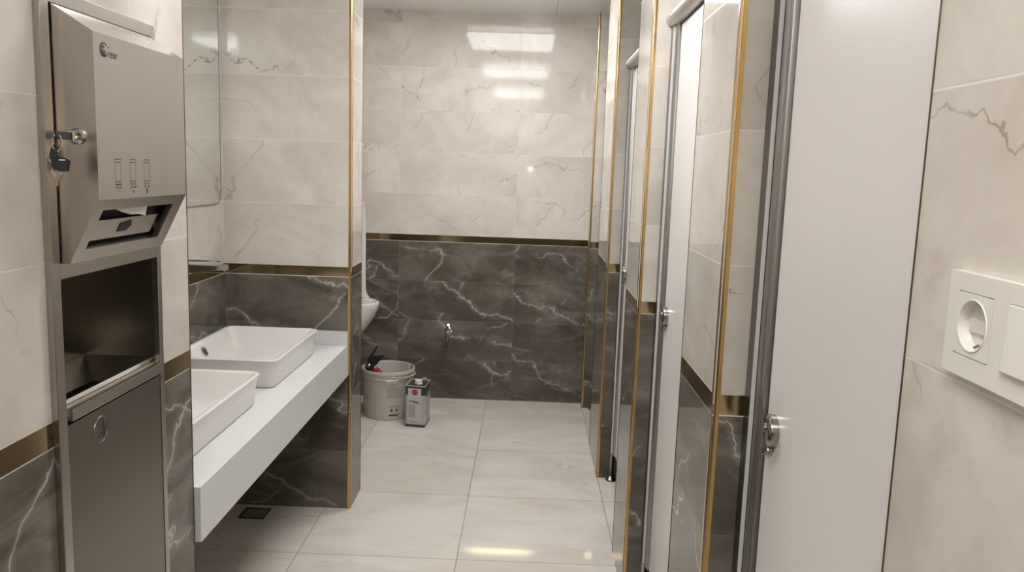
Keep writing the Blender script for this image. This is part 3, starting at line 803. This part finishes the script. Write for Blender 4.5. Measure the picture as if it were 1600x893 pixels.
# ------------------------------------------------------------------ bucket with tools
BX, BY, BH = -.866, 5.095, .315
t = thing('bucket', 'dusty white plastic bucket standing on the floor beneath the urinal', 'bucket', (BX, BY, 0))
bm = bmesh.new()
add_lathe(bm, [(.146, .001), (.149, .004), (.1635, BH-.055), (.168, BH-.054), (.1685, BH-.047), (.1655, BH-.045), (.1665, BH-.024), (.171, BH-.022), (.1715, BH-.008), (.169, BH-.001), (.166, BH), (.163, BH-.003), (.160, BH-.04), (.143, .010), (.12, .007)], (BX, BY, 0), n=64)
bo = obj('body', bm, M_bucket, t, smooth=True)
bm = bmesh.new()
def bpt(ang, z, off=0):
    r = .149 + (.1635-.149)*(z/(BH-.055)) + off
    return Vector((BX + r*math.cos(ang), BY + r*math.sin(ang), z))
def bpatch(bm, a0, a1, z0, z1, off=.0006, n=8):
    g = [[bm.verts.new(bpt(math.radians(a0+(a1-a0)*i/n), z, off)) for i in range(n+1)] for z in (z0, z1)]
    for i in range(n): bm.faces.new((g[0][i], g[0][i+1], g[1][i+1], g[1][i]))
A0 = -90
bpatch(bm, A0+8, A0+58, .145, .215); bpatch(bm, A0+10, A0+40, .085, .098, .0007)
obj('faded_label', bm, M_bucket_lbl, bo)
for i in range(2):
    bm = bmesh.new(); bpatch(bm, A0+17+i*12, A0+21+i*12, .058, .075, .0008, 3); obj('printed_mark', bm, M_ink, bo)
bm = bmesh.new(); bpatch(bm, A0+12, A0+36, .0305, .0395, .0008, 8)
obj('printed_line', bm, M_ink, bo)
# handle lug and bail
for a in (A0+16, A0+196):          # lug: a drop-shaped ear under the rim skirt
    bm = bmesh.new()
    ear = [(-.046, 0), (-.030, -.004), (-.022, -.022), (-.012, -.027), (-.002, -.020), (.006, -.008), (.012, -.020), (.022, -.027), (.032, -.022), (.040, -.004), (.052, 0)]
    R = []
    for off in (.1650, .1770):
        R.append([(BX + off*math.cos(math.radians(a)+p/.166), BY + off*math.sin(math.radians(a)+p/.166), BH-.046+q) for p, q in ear])
    add_loft(bm, R); obj('handle_lug', bm, M_bucket, bo)
bm = bmesh.new(); pts = []
for k in range(25):
    a = math.radians(A0+16+180*k/24)
    pts.append(Vector((BX+.1745*math.cos(a), BY+.1745*math.sin(a), BH-.030-.012*abs(math.sin(PI*k/24))**.7)))
add_tube(bm, pts, .0035, 8); obj('handle', bm, M_bucket, t, smooth=True)

# tools in the bucket
t = thing('hand_tool', 'black tool with red ribbed grip and long rod, leaning in the bucket', 'tool', (-.955, 5.06, .20))
TY = 5.06
def tp(x, z):                       # outline drawn at 5.0 m, carried back to the tool's own depth
    k = TY/5.0; return (max(x*k, -1.0), 1.6 + (z-1.6)*k)
def tv(x, z, dy=0.0): a, b_ = tp(x, z); return Vector((a, TY+dy, b_))
bm = bmesh.new(); add_tube(bm, [tv(-.987, .350, .004), tv(-.964, .390, .006), tv(-.944, .423, .008), tv(-.922, .463, .010), tv(-.919, .469, .010)], [.0085, .0075, .0065, .0055, .004], 12); obj('rod', bm, M_black, t, smooth=True)
bm = bmesh.new(); add_prism(bm, [tp(*p) for p in [(-1.0, .385), (-.978, .384), (-.950, .404), (-.905, .404), (-.872, .412), (-.874, .403), (-.902, .375), (-.921, .350), (-.940, .334), (-.938, .300), (-.940, .270), (-.975, .262), (-.995, .290), (-1.0, .320)]], 'y', TY-.012, TY+.014)
bmesh.ops.bevel(bm, geom=list(bm.edges), offset=.003, segments=2, affect='EDGES')
hd = obj('head', bm, M_black, t, smooth=True)
bm = bmesh.new(); add_lathe(bm, [(.0115, 0), (.0115, -.006), (.008, -.010)], tv(-.970, .342, -.012), 'y', 20); obj('bolt', bm, M_chrome, hd, smooth=True)
bm = bmesh.new(); add_tube(bm, [tv(-.980, .374, -.016), tv(-.989, .354, -.018), tv(-.988, .328, -.018), tv(-.982, .307, -.016)], .0035, 8); obj('wire_clip', bm, M_chrome, hd, smooth=True)
pts, rs = [], []
g0, g1 = tv(-.934, .322, -.004), tv(-.868, .262, -.010)
for k in range(19):
    q = k/18; pts.append(g0.lerp(g1, q)); rs.append(.0205 + .0025*(k % 2) - .003*q)
bm = bmesh.new(); add_tube(bm, pts, rs, 18); obj('grip', bm, M_red, t, smooth=True)
d = (g1-g0).normalized()
for q in (.22, .5, .78):
    c = g0.lerp(g1, q); bm = bmesh.new(); add_tube(bm, [c-d*.0024, c+d*.0024], .0238-.003*q, 18); obj('grip_band', bm, M_black, t)
tag(obj('stick', add_tube(bmesh.new(), [(-.727, 5.035, .16), (-.7235, 5.050, .33), (-.7225, 5.053, .352)], .0042, 10), M_paper, origin=(-.727, 5.035, .16)), 'thin white stick standing up inside the bucket rim', 'stick')

# ------------------------------------------------------------------ thinner can
t = thing('thinner_can', 'rectangular metal can with black top and white label, on the floor beside the bucket', 'can', (-.652, 4.935, 0))
CA = Vector((-.7160, 4.852)); CBv = Vector((-.5915, 4.835)); dD = Vector((.012, .170))
CHt = .262
def cpt(u, v, z, off=0.0):
    w_ = (CBv-CA); p = CA + w_*u + dD*v
    n = Vector((w_.y, -w_.x)).normalized()          # outwards from the front face
    return Vector((p.x + n.x*off, p.y + n.y*off, z))
def cspt(v, z, off=.0007):
    w_ = (CBv-CA).normalized(); p = CBv + dD*v + w_*off
    return Vector((p.x, p.y, z))
def cring(z, i): 
    a = i
    return [cpt(a, a, z), cpt(1-a, a, z), cpt(1-a, 1-a, z), cpt(a, 1-a, z)]
bm = bmesh.new(); add_loft(bm, [cring(.016, .004), cring(CHt-.060, .004)], True, True)
bmesh.ops.bevel(bm, geom=[e for e in bm.edges if abs(e.verts[0].co.z-e.verts[1].co.z) > .05], offset=.008, segments=3, affect='EDGES')
cb = obj('body', bm, M_tin, t)
bm = bmesh.new(); add_loft(bm, [cring(CHt-.0598, .004), cring(CHt-.006, .004)], True, True)
bmesh.ops.bevel(bm, geom=[e for e in bm.edges if abs(e.verts[0].co.z-e.verts[1].co.z) > .03], offset=.008, segments=3, affect='EDGES')
ct = obj('black_top', bm, M_tin_d, t)
bm = bmesh.new(); add_loft(bm, [cring(.001, 0), cring(.0158, 0)]); obj('base_rim', bm, M_tin_d, t)
bm = bmesh.new(); add_loft(bm, [cring(CHt-.0058, .0), cring(CHt, .0), cring(CHt, .035), cring(CHt-.0058, .045)], False, False)
obj('top_rim', bm, M_tin_g, t)
bm = bmesh.new(); c = cpt(.55, .42, CHt-.004); add_lathe(bm, [(.025, 0), (.025, .006), (.023, .007), (.023, .023), (.021, .026), (.010, .027)], c, 'z', 28)
obj('cap', bm, M_plast, t, smooth=True)
bm = bmesh.new(); add_tube(bm, [cpt(.62, .72, CHt-.002), cpt(.66, .76, CHt+.014), cpt(.80, .86, CHt+.014), cpt(.86, .90, CHt-.002)], .005, 10)
obj('carry_handle', bm, M_tin_g, t, smooth=True)
def cq(bm, u0, u1, z0, z1, off=.0009): quad(bm, cpt(u0, .0, z0, off), cpt(u1, .0, z0, off), cpt(u1, .0, z1, off), cpt(u0, .0, z1, off))
bm = bmesh.new(); cq(bm, .13, .80, .024, CHt-.016); lb = obj('label', bm, M_tin_l, t)
bm = bmesh.new(); cq(bm, .17, .52, .060, .142, .0012); obj('label_text_block', bm, M_tin_g, lb)
bm = bmesh.new(); bm.faces.new([bm.verts.new(cpt(.48+.155*math.cos(k*PI/12), 0, CHt-.041+.0195*math.sin(k*PI/12), .0013)) for k in range(24)])
rd = obj('red_roundel', bm, M_redc, lb)
bm = bmesh.new(); pts = [(.40, CHt-.050), (.56, CHt-.050), (.52, CHt-.032), (.44, CHt-.032)]
bm.faces.new([bm.verts.new(cpt(a, 0, b_, .0016)) for a, b_ in pts]); obj('roundel_mark', bm, M_red, rd)
bm = bmesh.new()
for i in range(9): cq(bm, .19+i*.052, .232+i*.052, .1615-.0004*i, .1695-.0004*i-(.002 if i % 3 == 1 else 0), .0014)
obj('brand_print', bm, M_ink, lb); bm = bmesh.new()
for i in range(7): cq(bm, .38+i*.054, .42+i*.054, .151, .157, .0014)
obj('print', bm, M_ink, lb); bm = bmesh.new()
quad(bm, cpt(.44, 0, .178, .0014), cpt(.74, 0, .1875, .0014), cpt(.76, 0, .1900, .0014), cpt(.50, 0, .1815, .0014))
obj('swash', bm, M_ink, lb); bm = bmesh.new()
for i in range(6): cq(bm, .20+i*.085, .25+i*.085+.01*(i % 2), .032, .037, .0014)
obj('print', bm, M_ink, lb)
bm = bmesh.new()
for i in range(8): cq(bm, .58, .76, .066+i*.0105, .0675+i*.0105, .0014)
obj('fine_print', bm, M_tin_g, lb)
bm = bmesh.new()
bm.faces.new([bm.verts.new(cspt(v, z)) for v, z in ((.02, CHt-.058), (.30, CHt-.082), (.46, CHt-.066), (.60, CHt-.0595), (.02, CHt-.0595))])
obj('black_swoosh', bm, M_tin_d, cb)
for (v, z, h_) in ((.62, .176, .012), (.70, .190, .014), (.55, .100, .014)):
    bm = bmesh.new(); quad(bm, cspt(v, z), cspt(v+.07, z+.004), cspt(v+.13, z+h_+.006), cspt(v+.07, z+h_))
    obj('side_print', bm, M_ink, cb)
